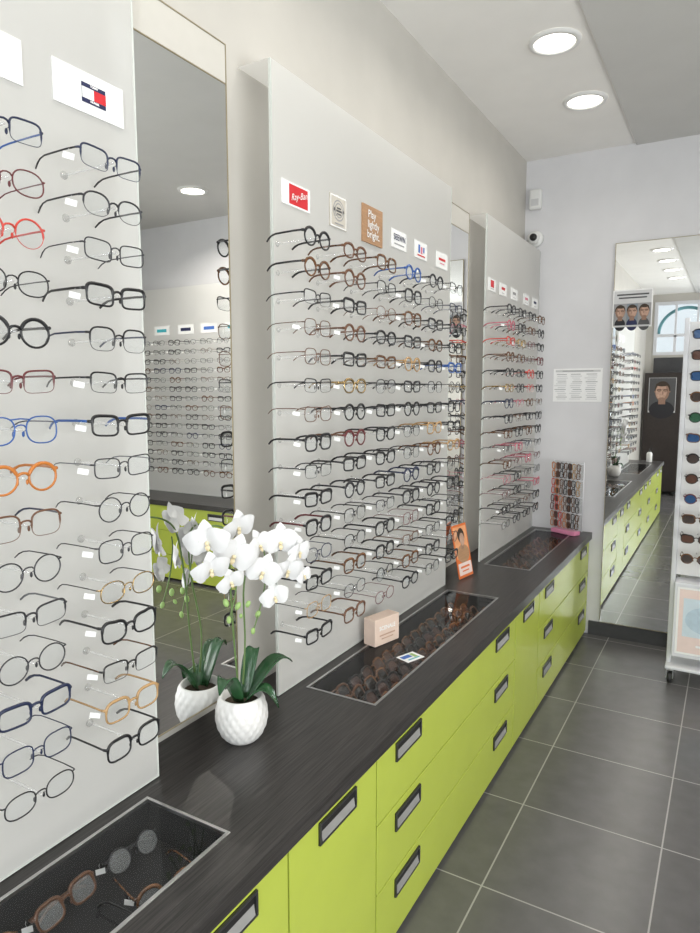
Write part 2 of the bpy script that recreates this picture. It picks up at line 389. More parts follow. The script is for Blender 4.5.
# ------------------------------------------------------------------ eyeglasses
SHAPES = {'rectangular': (.0265, .0172, 4.2), 'round': (.0238, .0215, 2.0), 'oval': (.026, .0188, 2.4), 'square': (.0255, .0200, 3.2), 'cat-eye': (.0262, .0185, 2.8), 'aviator': (.0268, .0210, 2.7)}
def outline(shape, N=28):
    a, bb, n = SHAPES[shape]; out = []
    for i in range(N):
        th = 2 * PI * i / N; c, s = math.cos(th), math.sin(th)
        y = a * math.copysign(abs(c) ** (2 / n), c); z = bb * math.copysign(abs(s) ** (2 / n), s)
        if shape == 'cat-eye' and z > -.004: z += .20 * max(0, y) * (z + .004) / bb
        if shape == 'aviator' and z < 0: y += .10 * z * -1 * (1 if y < 0 else .2)
        if shape == 'rectangular': z += .05 * y
        out.append((y, z))
    return out
_geo = {}
def glass_geo(shape, kind, folded):
    key = (shape, kind, folded)
    if key in _geo: return _geo[key]
    a, bb, n = SHAPES[shape]; ol = outline(shape); N = len(ol); cy = a + .0095
    f = MB()
    R = {'bold': .0030, 'thick': .0023, 'metal': .0012, 'half': .00165}[kind]; dx = {'bold': .75, 'thick': .8, 'metal': 1, 'half': 1}[kind]
    full = kind in ('thick', 'bold')
    lens = []
    for sgn in (1, -1):
        pts = [Vector((-.35 * ((sgn * (cy + y)) ** 2), sgn * (cy + y), z)) for (y, z) in ol]
        rad = [R if (kind != 'half' or ol[i][1] > -.002) else .0006 for i in range(N)]
        if full: rad = [R * (1.35 if ol[i][1] > bb * .3 else .85) for i in range(N)]      # heavier brow
        f.tube(pts, rad, 6, True, ref=(1, 0, 0), sx=dx)
        l = MB(); l.poly(pts if sgn > 0 else pts[::-1], 0, False); lens.append(l.mesh('lens', [], False))
    yi = .0095 + .0005
    br = [(-.0005, -yi, .004), (.0005, -yi * .55, .0078), (.001, 0, .0088), (.0005, yi * .55, .0078), (-.0005, yi, .004)]
    f.tube(br, R, 6, ref=(1, 0, 0))
    if shape == 'aviator': f.tube([(-.001, -.015, bb * .8), (0, 0, bb * .86), (-.001, .015, bb * .8)], R, 6, ref=(1, 0, 0))
    for sgn in (1, -1):
        if not full: f.tube([(-.001, sgn * .0105, .001), (-.006, sgn * .0095, -.002), (-.006, sgn * .0085, -.005)], .0005, 5)
        f.lathe([(0, -.005), (.0018, -.003), (.0022, 0), (.0018, .003), (0, .005)], 6, (-.006 if not full else -.003, sgn * .0082, -.006))
    zt = bb * (.5 if shape != 'cat-eye' else .8); yo = cy + a
    for sgn in (1, -1):
        xo = -.35 * yo * yo
        f.tube([(xo, sgn * (yo - .002), zt * .95), (xo - .001, sgn * (yo + .003), zt), (xo - .006, sgn * (yo + .0045), zt)], R * .95, 6, sx=1.3)
    frame = f.mesh('frame_front', [])
    temples = []
    for sgn in (1, -1):
        t = MB(); xo = -.35 * yo * yo
        rt_ = {'bold': .0016, 'thick': .0014, 'metal': .0009, 'half': .0011}[kind]; hs = {'bold': 1.6, 'thick': 1.6, 'metal': 1.2, 'half': 1.5}[kind]
        if not folded:
            P = [(xo - .005, yo + .0045, zt), (xo - .03, yo + .0048, zt + .0005), (-.062, yo + .0045, zt), (-.087, yo + .004, zt - .0006), (-.101, yo + .002, zt - .003), (-.111, yo, zt - .0078), (-.120, yo - .002, zt - .0155)]
        else:
            k = 0 if sgn > 0 else .005
            P = [(xo - .005, yo + .0045, zt), (xo - .011 - k, yo + .002, zt), (-.015 - k, yo - .03, zt - .001), (-.015 - k, yo - .09, zt - .004), (-.016 - k, yo - .115, zt - .016)]
        rr = [rt_] * (len(P) - 2) + [rt_ * 1.25, rt_ * 1.1]
        t.tube([(p[0], sgn * p[1], p[2]) for p in P], rr, 6, sx=hs)
        temples.append(t.mesh('temple', []))
    tg = MB(); ty = -(yo + .006)
    tg.box(-.009, .009, .0, .0006, -.011, -.001, mtx=Matrix.Translation((-.022, ty, zt - .006)) @ Matrix.Rotation(.8, 4, 'Z') @ Matrix.Rotation(.2, 4, 'Y'))
    tg.tube([(-.022, ty + .0015, zt + .002), (-.022, ty - .001, zt - .002), (-.022, ty, zt - .008)], .0003, 4)
    tagm = tg.mesh('price_tag', [])
    _geo[key] = (frame, lens, temples, tagm); return _geo[key]
_mc = {}
def coloured(me, m):
    k = (me.name, m.name)
    if k not in _mc:
        c = me.copy(); c.materials.clear(); c.materials.append(m); _mc[k] = c
    return _mc[k]
def glasses(name, label, cat, mtx, shape, kind, fcol, tcol=None, lens='lens', folded=False, tagged=True, group=None):
    fr, ls, ts, tg = glass_geo(shape, kind, folded)
    t = bpy.data.objects.new(name, None); C.objects.link(t); t.empty_display_size = .02
    t.matrix_world = mtx; tag(t, label, cat, group)
    obj('frame_front', coloured(fr, FC[fcol]), t)
    for l in ls: obj('lens', coloured(l, M[lens]), t)
    for q in ts: obj('temple', coloured(q, FC[tcol or fcol]), t)
    if tagged: obj('price_tag', coloured(tg, M['paper']), t)
    return t
DEF_A = {
 .815: [('navy', 'black', 'rectangular', 'half'), ('dark grey', 'black', 'oval', 'half'), ('dark grey', None, 'rectangular', 'metal'), ('black', None, 'rectangular', 'thick'), ('black', 'navy', 'square', 'half'),
        ('black', None, 'rectangular', 'half'), ('black', 'blue', 'rectangular', 'thick'), ('dark grey', 'silver', 'rectangular', 'metal'), ('dark grey', None, 'round', 'metal'), ('dark grey', None, 'square', 'metal'),
        ('gold', 'dark grey', 'oval', 'metal'), ('black', None, 'cat-eye', 'thick'), ('black', 'tortoise', 'rectangular', 'half'), ('amber', None, 'square', 'thick'), ('black', None, 'square', 'thick')],
 .62: [('navy', 'blue', 'rectangular', 'half'), ('burgundy', None, 'oval', 'metal'), ('red', None, 'round', 'half'), ('black', None, 'oval', 'metal'), ('black', None, 'round', 'thick'),
       ('burgundy', None, 'rectangular', 'half'), ('blue', 'navy', 'aviator', 'metal'), ('orange', None, 'round', 'thick'), ('brown', 'navy', 'square', 'half'), ('dark grey', None, 'round', 'metal'),
       ('dark grey', 'silver', 'rectangular', 'half'), ('dark grey', None, 'round', 'metal'), ('navy', None, 'rectangular', 'thick'), ('navy', None, 'square', 'metal'), ('black', None, 'oval', 'metal')]}
KW = {'bold': 'bold', 'thick': 'thick', 'metal': 'wire', 'half': 'half-rim'}
def pick(ws):
    r = random.random() * sum(w for _, w in ws)
    for v, w in ws:
        r -= w
        if r <= 0: return v
    return ws[-1][0]
WB_ = [('black', 13), ('tortoise', 3), ('brown', 1.4), ('dark grey', 1.5), ('navy', 1), ('burgundy', .6), ('gold', .3), ('blue', .3), ('amber', .2)]
WC_ = [('black', 6), ('burgundy', 2), ('pink', 1.2), ('dark grey', 1.5), ('red', .8), ('tortoise', 2), ('gold', .6), ('navy', 1)]
SW = [('rectangular', 4), ('round', 2.5), ('oval', 2), ('square', 3), ('cat-eye', 1.6), ('aviator', .4)]
PIN_B = {(0, 0): ('black', None, 'round', 'bold'), (0, 1): ('tortoise', 'black', 'round', 'bold'), (0, 2): ('black', None, 'rectangular', 'half'), (0, 3): ('tortoise', None, 'square', 'metal'), (0, 4): ('brown', None, 'square', 'metal'),
         (0, 5): ('black', None, 'rectangular', 'half'), (0, 6): ('brown', None, 'cat-eye', 'metal'), (0, 7): ('black', None, 'square', 'bold'), (0, 8): ('black', None, 'rectangular', 'half'), (0, 9): ('black', None, 'rectangular', 'bold'),
         (0, 10): ('black', 'burgundy', 'square', 'bold'), (0, 11): ('navy', None, 'oval', 'metal'), (0, 12): ('black', None, 'rectangular', 'bold'), (0, 13): ('amber', 'black', 'square', 'metal'), (0, 14): ('black', None, 'rectangular', 'bold'),
         (1, 0): ('brown', 'tortoise', 'oval', 'bold'), (1, 1): ('brown', None, 'round', 'bold'), (1, 3): ('brown', None, 'round', 'bold'), (1, 7): ('burgundy', 'brown', 'round', 'bold'), (2, 0): ('tortoise', None, 'square', 'bold'), (3, 0): ('blue', None, 'round', 'bold'), (3, 1): ('black', None, 'square', 'bold')}
def fill(cols, out, pname, colname, pins, weights, group, tp=.8):
    for ci, y in enumerate(cols):
        for k in range(15):
            if isinstance(pins, dict) and y in pins: d = pins[y][k]
            elif (ci, k) in pins: d = pins[(ci, k)]
            else: d = (pick(weights), None, pick(SW), pick([('bold', 6), ('metal', 1.2), ('half', 2.5)]))
            lab = '%s %s %s eyeglasses, %s row from top, %s of %s' % (d[0], KW[d[3]], d[2], ORD[k], colname(ci), pname)
            jz = random.uniform(-.012, .012); jx = random.uniform(-.006, .006)
            m = out(y, ROWZ[k]) @ Matrix.Rotation(jz, 4, 'Z') @ Matrix.Rotation(jx, 4, 'X') @ Matrix.Rotation(random.uniform(0, .02), 4, 'Y')
            glasses('eyeglasses', lab, 'eyeglasses', m, d[2], d[3], d[0], d[1], tagged=random.random() < tp, group=group)
left = lambda y, z: Matrix.Translation((FX, y, z))
back = lambda x, z: Matrix.Translation((x, YB - FX, z)) @ Matrix.Rotation(-PI / 2, 4, 'Z')
fill(colA, left, 'nearest panel', lambda c: ['fourth column from mirror', 'third column from mirror', 'second column from mirror', 'column beside mirror'][c], DEF_A, WB_, 'eyeglasses on the nearest panel', .88)
fill(colB, left, 'middle panel', lambda c: ORD[c] + ' column', PIN_B, WB_, 'eyeglasses on the large middle panel', .6)
fill(colC, left, 'far corner panel', lambda c: ORD[c] + ' column', {}, WC_, 'eyeglasses on the far corner panel', .3)
fill(colD, back, 'mirrored back-wall panel', lambda c: ORD[c] + ' column', {}, [('black', 8), ('tortoise', 2), ('brown', 1), ('navy', 1)], 'eyeglasses on the reflected back wall panel', .3)

# glasses lying in the counter trays
LZ = .558
def lying(x, y, rz, tilt, dz=.0): return Matrix.Translation((x, y, LZ + .024 + dz)) @ Matrix.Rotation(rz, 4, 'Z') @ Matrix.Rotation(tilt, 4, 'Y')
T1 = [(.325, .80, -.32, 'tortoise', 'round', 'bold', False), (.336, .655, -.10, 'black', 'square', 'bold', False), (.336, .505, .08, 'tortoise', 'oval', 'bold', False), (.336, .35, -.10, 'brown', 'square', 'bold', False),
      (.19, .842, -.06, 'dark grey', 'round', 'half', True), (.188, .69, .05, 'brown', 'square', 'bold', True), (.188, .535, -.05, 'tortoise', 'round', 'bold', True)]
for i, (x, y, rz, fc, sh, kd, fol) in enumerate(T1):
    glasses('eyeglasses', '%s %s eyeglasses lying in the nearest counter tray, %s' % (fc, sh, ['front row mirror end', 'front row, second from mirror end', 'front row, third from mirror end', 'front row, fourth from mirror end', 'back row mirror end', 'back row, second from mirror end', 'back row, third from mirror end'][i]), 'eyeglasses',
            lying(x, y, rz, -.5 if fol else -.15, .005), sh, kd, fc, lens='lenst', folded=fol, tagged=True, group='eyeglasses in the nearest tray')
def tray_fill(y0, n, step, xs, where):
    for r, x in enumerate(xs):
        for k in range(n):
            fc = pick([('black', 4), ('tortoise', 5), ('brown', 2), ('burgundy', .8)]); sh = pick([('square', 3), ('rectangular', 1), ('aviator', 2), ('cat-eye', 2)])
            glasses('sunglasses', '%s %s sunglasses under %s counter glass, %s row, %s from near end' % (fc, sh, where, ['back', 'second', 'third', 'front'][r], ORD[k]), 'sunglasses',
                    lying(x, y0 + step * k + (r % 2) * .010 + random.uniform(-.003, .003), random.uniform(-.05, .05), -.72 + random.uniform(-.05, .05), .006) @ Matrix.Scale(1.04, 4), sh, 'bold', fc, lens=pick([('lensb', 1), ('lensd', 1.3)]), folded=True, tagged=random.random() < .12, group='sunglasses in the %s tray' % where)
tray_fill(1.622, 7, .1505, (.194, .243, .291, .338), 'middle')
tray_fill(3.205, 6, .155, (.194, .243, .291, .338), 'far')

# ------------------------------------------------------------------ mirrors
def mirror(label, loc, rz, y0, y1, z0, z1, xf, head=0):
    t = thing('wall_mirror', label, 'mirror', loc, rz)
    MB().box(.002, xf - .006, y0 + .02, y1 - .02, z0 + .02, z1 - .02).build('backing', M['cream'], t)
    zg = z1 - head
    MB().box(xf - .006, xf, y0 + .003, y1 - .003, z0 + .003, zg - .003).build('mirror_glass', M['mirror'], t)
    if head: MB().box(xf - .006, xf, y0 + .003, y1 - .003, zg, z1 - .003).build('header_strip', M['cream'], t)
    b = MB(); w = .003; a, c = xf - .007, xf + .001
    b.box(a, c, y0, y0 + w, z0, z1).box(a, c, y1 - w, y1, z0, z1).box(a, c, y0 + w, y1 - w, z0, z0 + w).box(a, c, y0 + w, y1 - w, z1 - w, z1)
    if head: b.box(a, c, y0 + w, y1 - w, zg - w, zg)
    b.build('frame', M['edge'], t)
mirror('tall narrow mirror behind the orchid, between nearest and middle panels', (0, 0, 0), 0, .93, 1.285, .722, 2.31, .094, .088)
mirror('narrow mirror strip between the middle and far corner panels', (0, 0, 0), 0, 2.70, 3.0, .722, 2.31, .074, .088)
mirror('large full-height mirror on the back wall reaching near the floor', (0, YB, 0), -PI / 2, .535, 1.42, .09, 2.345, .017)

# ------------------------------------------------------------------ cards, signs, posters
def text_mesh(body, size, bold=0, shear=0):
    cu = bpy.data.curves.new('t', 'FONT'); cu.body = body; cu.size = size; cu.align_x = 'CENTER'; cu.align_y = 'CENTER'; cu.offset = bold; cu.resolution_u = 3; cu.shear = shear
    o = bpy.data.objects.new('t', cu); C.objects.link(o); bpy.context.view_layer.update()
    me = bpy.data.meshes.new_from_object(o.evaluated_get(bpy.context.evaluated_depsgraph_get()))
    bpy.data.objects.remove(o); bpy.data.curves.remove(cu); return me
def shapes(name, parent, L, z0):
    b = MB(); mats = []
    for i, (kd, x, y, w, h, m) in enumerate(L):
        if m not in mats: mats.append(m)
        z = z0 + .00025 * min(i, 24); mi = mats.index(m)
        if kd == 'r': b.poly([(x - w / 2, y - h / 2, z), (x + w / 2, y - h / 2, z), (x + w / 2, y + h / 2, z), (x - w / 2, y + h / 2, z)], mi)
        else: b.poly([(x + w / 2 * math.cos(a * PI / 12), y + h / 2 * math.sin(a * PI / 12), z) for a in range(24)], mi)
    return b.build(name, [M[m] for m in mats], parent, False)
def face(x, y, s, shirt):
    """flat printed head-and-shoulders portrait, s = head height"""
    L = [('e', x, y - .98 * s, 1.75 * s, .95 * s, shirt), ('r', x, y - .48 * s, .34 * s, .42 * s, 'skind'), ('e', x - .01 * s, y + .10 * s, .76 * s, .88 * s, 'hair'), ('e', x, y - .02 * s, .80 * s, .18 * s, 'skind'),
         ('e', x, y - .05 * s, .68 * s, .94 * s, 'skind'), ('e', x + .05 * s, y - .03 * s, .54 * s, .84 * s, 'skin'), ('e', x, y - .40 * s, .36 * s, .16 * s, 'skind'), ('e', x - .03 * s, y - .08 * s, .06 * s, .22 * s, 'skind'), ('e', x + .02 * s, y + .36 * s, .60 * s, .20 * s, 'hair')]
    for q in (-1, 1): L += [('e', x + q * .16 * s, y + .06 * s, .22 * s, .14 * s, 'hair'), ('e', x + q * .16 * s, y + .06 * s, .18 * s, .11 * s, 'skind')]
    return L + [('r', x, y + .09 * s, .48 * s, .014 * s, 'hair')]
ROT = {'left': Matrix(((0, 0, 1, 0), (1, 0, 0, 0), (0, 1, 0, 0), (0, 0, 0, 1))), 'back': Matrix(((1, 0, 0, 0), (0, 0, -1, 0), (0, 1, 0, 0), (0, 0, 0, 1))), 'rear': Matrix(((-1, 0, 0, 0), (0, 0, 1, 0), (0, 1, 0, 0), (0, 0, 0, 1)))}
def card(name, label, cat, fc, loc, w, h, m, els=(), group=None, th=.003, mtx=None):
    o = MB().box(-w / 2, w / 2, -h / 2, h / 2, 0.0005, th).build(name, M[m])
    o.matrix_world = mtx if mtx is not None else Matrix.Translation(loc) @ ROT[fc]
    tag(o, label, cat, group)
    for k, e in enumerate(els):
        if e[0] == 'shapes': shapes(e[1], o, e[2], th + .0004)
        else:
            _, body, x, y, size, mm, sl = e
            me = text_mesh(body, size, 0 if sl else .0003, .5 if sl else 0); me.materials.append(M[mm])
            c = obj('lettering', me, o); c.location = (x, y, th + .002 + .0003 * k); c.rotation_euler = (0, 0, sl)
    return o
G = 'brand cards above the eyeglasses'
card('brand_card', 'white card with red, white and navy flag emblem above the nearest panel columns', 'sign', 'left', (PX, .878, 2.046), .155, .072, 'paper',
     [('shapes', 'flag_emblem', [('r', .008, .0135, .054, .008, 'navyi'), ('r', .008, -.0135, .054, .008, 'navyi'), ('r', -.0055, 0, .027, .019, 'paper'), ('r', .0215, 0, .027, .019, 'redi'), ('r', -.0186, 0, .0008, .019, 'navyi')]), ('text', 'TOMMY', .008, .0135, .0048, 'paper', 0), ('text', 'HILFIGER', .008, -.0135, .0048, 'paper', 0)], G)
card('brand_card', 'blank-edged white card cut by the left edge of the frame', 'sign', 'left', (PX, .665, 2.046), .155, .072, 'paper', [], G)
card('brand_card', 'white card with red square and white slanted script', 'sign', 'left', (PX, 1.548, 2.028), .134, .062, 'paper', [('shapes', 'red_square', [('r', .010, 0, .090, .052, 'redi')]), ('text', 'Ray-Ban', .009, 0, .0245, 'paper', .26)], G)
em = [('r', 0, 0, .092, .092, 'paper'), ('r', 0, 0, .084, .084, 'beige'), ('e', 0, .004, .064, .062, 'greyp'), ('e', 0, .004, .056, .054, 'beige'), ('e', 0, .004, .046, .044, 'greyp'), ('e', 0, .004, .038, .036, 'beige'), ('r', 0, .010, .024, .005, 'dgrey'), ('r', 0, .002, .032, .006, 'dgrey'), ('r', 0, -.007, .022, .004, 'dgrey'), ('e', -.026, .004, .006, .010, 'dgrey'), ('e', .026, .004, .006, .010, 'dgrey'), ('r', 0, -.036, .05, .004, 'greyp')]
card('brand_card', 'square grey-beige card with a round ornate grey emblem', 'sign', 'left', (PX, 1.77, 2.036), .098, .095, 'beige', [('shapes', 'emblem', em)], G)
card('brand_card', 'brown wooden sign with three lines of white script', 'sign', 'left', (PX, 1.985, 2.040), .138, .118, 'kraft', [('text', 'Play', -.01, .032, .034, 'paper', 0), ('text', 'lightly', 0, 0, .034, 'paper', 0), ('text', 'bright.', 0, -.032, .034, 'paper', 0)], G, th=.006)
card('brand_card', 'white card with bold navy capitals', 'sign', 'left', (PX, 2.19, 2.034), .12, .062, 'paper', [('text', 'SEEWN', 0, .005, .029, 'navyi', 0), ('shapes', 'caption', [('r', 0, -.017, .08, .005, 'greyp')])], G)
card('brand_card', 'white card with pink and blue peaked emblem', 'sign', 'left', (PX, 2.38, 2.032), .115, .062, 'paper', [('shapes', 'emblem', [('r', -.018, .004, .016, .030, 'bluei'), ('r', .004, 0, .016, .026, 'pinki'), ('r', .024, .004, .012, .020, 'bluei'), ('r', 0, -.020, .07, .005, 'redi')])], G)
card('brand_card', 'white card with a small red line of lettering', 'sign', 'left', (PX, 2.59, 2.028), .12, .062, 'paper', [('shapes', 'red_line', [('r', 0, .004, .07, .010, 'redi'), ('r', 0, -.012, .05, .004, 'pinki')])], G)
for i, (y, a, b_) in enumerate([(3.24, 'redi', 'first'), (3.42, 'redi', 'second'), (3.62, 'greyp', 'third'), (3.86, 'pinki', 'fourth'), (4.05, 'navyi', 'fifth')]):
    card('brand_card', 'small white card above the far corner panel, %s from the left' % b_, 'sign', 'left', (PX, y, 2.02), .12, .06, 'paper', [('shapes', 'logo', [('r', 0, .005, .06 if i else .05, .014 if i else .034, a), ('r', 0, -.018, .05, .005, 'lgrey')])], G)
for i, (x, a) in enumerate([(2.42, 'tealI'), (2.67, 'bluei'), (2.92, 'navyi'), (3.19, 'tealI')]):
    card('brand_card', 'small card above the mirrored back wall display, %s from its left end' % ORD[i], 'sign', 'back', (x, YB - PX, 2.0), .17, .075, 'paper', [('shapes', 'logo', [('r', 0, 0, .11, .026, a)])], G)
rows = [('r', 0, .085, .262, .012, 'lgrey'), ('r', 0, .085, .18, .005, 'greyp')]
random.seed(11)
for k in range(14):
    yy = .066 - .0115 * k
    for j in range(3): rows.append(('r', -.088 + .088 * j - random.uniform(0, .012), yy, random.uniform(.045, .072), .0035, 'greyp' if k % 4 == 0 else 'lgrey'))
card('wall_notice', 'white notice with grey rows of small print on the back wall', 'notice', 'back', (.348, YB, 1.535), .285, .20, 'paper', [('shapes', 'printed_rows', rows)])
L = [('r', 0, 0, .20, .20, 'lgrey'), ('r', 0, .078, .17, .009, 'dgrey'), ('r', 0, .060, .15, .008, 'dgrey'), ('r', 0, -.034, .20, .124, 'greyp')]
card_p = card('portrait_sheet', 'white sheet with three framed portraits of bespectacled men stuck on the mirror', 'poster', 'back', (.64, YB - .0172, 1.972), .212, .212, 'paper', [('shapes', 'header', L)])
for j, sh in enumerate(('ink', 'navyi', 'dgrey')):
    x = -.064 + .064 * j
    shapes('portrait', card_p, [('r', x, -.034, .060, .118, ('greyp', 'bluegrey', 'greyp')[j])] + [(k, a, b_, min(w_, .058), h_, m_) for (k, a, b_, w_, h_, m_) in face(x, -.018, .074, sh)] + [('r', x, -.1, .06, .010, 'lgrey')], .0046)
card('price_card', 'small white card with blue and green print on the middle tray glass', 'card', None, None, .075, .055, 'paper', [('shapes', 'print', [('r', -.012, .008, .04, .02, 'bluei'), ('r', .018, .004, .014, .03, 'bud'), ('r', 0, -.016, .05, .006, 'tealI')])], th=.0018,
     mtx=Matrix.Translation((.315, 1.878, .6412)) @ Matrix.Rotation(PI / 2 - .35, 4, 'Z'))
bx = thing('card_box', 'blush pink box sign standing below the middle panel', 'box sign', (.170, 1.955, WT + .0025), -.25)
MB().box(-.026, .026, -.062, .062, 0, .093, .002).build('box', M['blush'], bx)
me = text_mesh('SCENALE', .020, .0004); me.materials.append(M['paper'])
pl = obj('lettering', me, bx); pl.matrix_local = Matrix.Translation((.0268, 0, .058)) @ ROT['left']
pl = shapes('small_print', bx, [('r', 0, 0, .08, .005, 'skin'), ('r', 0, -.012, .06, .004, 'skin')], 0); pl.matrix_local = Matrix.Translation((.0266, 0, .034)) @ ROT['left']
card('leaflet', 'orange leaflet card with a person leaning against the far mirror strip', 'leaflet', None, None, .13, .245, 'orangei', [('shapes', 'printed_figure', [('r', 0, .04, .116, .145, 'orangel'), ('e', .004, -.015, .11, .085, 'kraft'), ('r', .004, .022, .022, .03, 'skind'), ('e', .004, .07, .060, .07, 'hair'), ('e', .008, .052, .042, .060, 'skin'), ('r', 0, -.082, .116, .055, 'pblush'), ('r', 0, -.074, .08, .009, 'orangei'), ('r', 0, -.092, .06, .006, 'orangei')])], th=.004,
     mtx=Matrix.Translation((.120, 2.86, WT + .123)) @ Matrix.Rotation(-.15, 4, 'Z') @ ROT['left'] @ Matrix.Rotation(-.2, 4, 'X'))

# ------------------------------------------------------------------ orchid
random.seed(5)
def at(u, v, x):
    d = fw + rt * ((u - 350) / FPX) + up * ((466.5 - v) / FPX)
    return CAM + d * ((x - CAM.x) / d.x)
OX, OY = .1615, 1.215
orc = thing('potted_orchid', 'white orchid in a quilted white pot in front of the tall mirror', 'potted plant', (OX, OY, WT + .0005))
prof = [(0, 0), (.038, 0), (.041, .003)] + [(.041 + .0228 * math.sin(PI * (.80 * t / 30) ** .85), .003 + .107 * t / 30) for t in range(1, 31)]
rimr = prof[-1][0]
prof += [(rimr - .002, .113), (rimr - .007, .111), (rimr - .009, .092), (0, .092)]
MB().lathe(prof, 144, fn=lambda th, z: .0022 * abs(math.sin(9 * th + 95 * z)) * abs(math.sin(9 * th - 95 * z)) if .006 < z < .108 else 0).build('pot', M['pot'], orc)
MB().lathe([(rimr - .0085, .093), (.03, .097), (0, .1)], 24).build('soil', M['soil'], orc)
def leaf(a, L, w, lift, droop):
    rows_ = []
    d = Vector((math.cos(a), math.sin(a), 0)); s = Vector((-math.sin(a), math.cos(a), 0))
    for i in range(13):
        t = i / 12; c = d * (.012 + L * t * (1 - .15 * t)) + Vector((0, 0, .096 + lift * math.sin(t * PI * .75) - droop * t * t))
        ww = w * (math.sin(PI * min(1, (.12 + .88 * t)) ** .9) ** .7 if t < .98 else .05)
        rows_.append([c - s * ww + Vector((0, 0, ww * .35)), c - s * ww * .5 + Vector((0, 0, ww * .08)), c, c + s * ww * .5 + Vector((0, 0, ww * .08)), c + s * ww + Vector((0, 0, ww * .35))])
    b = MB().grid(rows_); me = b.mesh('leaf', M['leaf']); o = obj('leaf', me, orc)
    md = o.modifiers.new('thick', 'SOLIDIFY'); md.thickness = .0018
for (a, L, w, li, dr) in ((1.2, .165, .024, .08, -.005), (-1.35, .115, .023, .09, .0), (.35, .10, .022, .05, .045), (1.75, .09, .020, .10, -.02)): leaf(a, L, w, li, dr)
base = Vector((OX, OY, WT + .0005))
def stem(pts, r=.0024):
    P = [p - base for p in pts]
    Q = []
    for i in range(len(P) - 1):
        p0 = P[max(i - 1, 0)]; p1 = P[i]; p2 = P[i + 1]; p3 = P[min(i + 2, len(P) - 1)]
        for k in range(6):
            t = k / 6; Q.append(.5 * ((2 * p1) + (p2 - p0) * t + (2 * p0 - 5 * p1 + 4 * p2 - p3) * t * t + (3 * p1 - p0 - 3 * p2 + p3) * t ** 3))
    Q.append(P[-1]); MB().tube(Q, r, 6, ref=(1, 0, 0)).build('stem', M['stem'], orc)
stem([at(238, 684, .165), at(234, 640, .166), at(230, 580, .168), at(228, 535, .18), at(212, 526, .195), at(198, 542, .205)])
stem([at(243, 684, .165), at(245, 640, .166), at(244, 585, .18), at(255, 545, .20), at(280, 535, .225), at(306, 556, .255)])
stem([at(226, 545, .18), at(236, 560, .195), at(236, 590, .2), at(229, 620, .2)], .0018)
stem([at(262, 540, .205), at(266, 570, .215), at(262, 600, .215), at(253, 632, .21)], .0018)
def petal_rows(L, w, ang, cup, n=8):
    r = []; ca, sa = math.cos(ang), math.sin(ang)
    for i in range(n + 1):
        t = i / n; ww = w * (math.sin(PI * (t ** .75) * .97 + .05) ** .75)
        row = []
        for j in range(-2, 3):
            q = j / 2 * ww; l = L * t
            y = l * ca - q * sa; z = l * sa + q * ca
            row.append((.004 + cup * math.sin(t * PI * .9) * .010 - .006 * t * t - abs(q) * .15, y, z))
        r.append(row)
    return r
bl = MB()
for ang in (PI / 2, PI * 7 / 6, PI * 11 / 6):
    bl.grid([[(x - .003, y, z) for (x, y, z) in r] for r in petal_rows(.043, .017, ang, .6)])
for ang in (.16, PI - .16): bl.grid(petal_rows(.046, .029, ang, 1.3))
bl_me = bl.mesh('blossom', M['petal'])
lp = MB().lathe([(0, -.001), (.003, .002), (.0045, .006), (.003, .010), (0, .011)], 8, (0.002, 0, -.003), axis='X')
lp.grid([[(.006, -.002, -.006), (.008, 0, -.006), (.006, .002, -.006)], [(.010, -.005, -.010), (.012, 0, -.010), (.010, .005, -.010)], [(.012, -.003, -.016), (.013, 0, -.016), (.012, .003, -.016)], [(.010, -.001, -.019), (.011, 0, -.019), (.010, .001, -.019)]])
lp_me = lp.mesh('lip', M['lip'])
for (u, v, x, sc, rz) in ((207, 540, .21, 1.18, -.9), (237, 526, .19, 1.1, -.2), (210, 568, .215, 1.05, -.4), (234, 554, .21, 1.22, -.75), (230, 581, .2, .85, -.3), (258, 545, .205, .98, -.1), (280, 541, .23, 1.12, -.7), (298, 551, .258, .95, -.1), (263, 571, .23, 1.08, -.85), (287, 569, .25, 1.08, -.4), (274, 596, .235, .88, -.6), (303, 575, .262, .66, -.1)):
    p = at(u, v, x) - base
    o = obj('blossom', bl_me, orc)
    o.location = p; o.scale = (sc * .96,) * 3
    o.rotation_euler = Euler((random.uniform(-.4, .4), random.uniform(-.05, .45), rz))
    obj('lip', lp_me, o)
bud_me = MB().lathe([(0, -.011), (.005, -.007), (.0068, 0), (.005, .007), (0, .011)], 10).mesh('bud', M['bud'])
for (u, v, x, sc) in ((226, 603, .2, 1.0), (238, 606, .2, 1.0), (229, 620, .2, .85), (241, 616, .2, .7), (258, 614, .21, 1.0), (253, 631, .21, .85), (248, 604, .2, .9)):
    o = obj('bud', bud_me, orc); o.location = at(u, v, x) - base; o.scale = (sc,) * 3; o.rotation_euler = (random.uniform(-.4, .4), random.uniform(-.4, .4), 0)

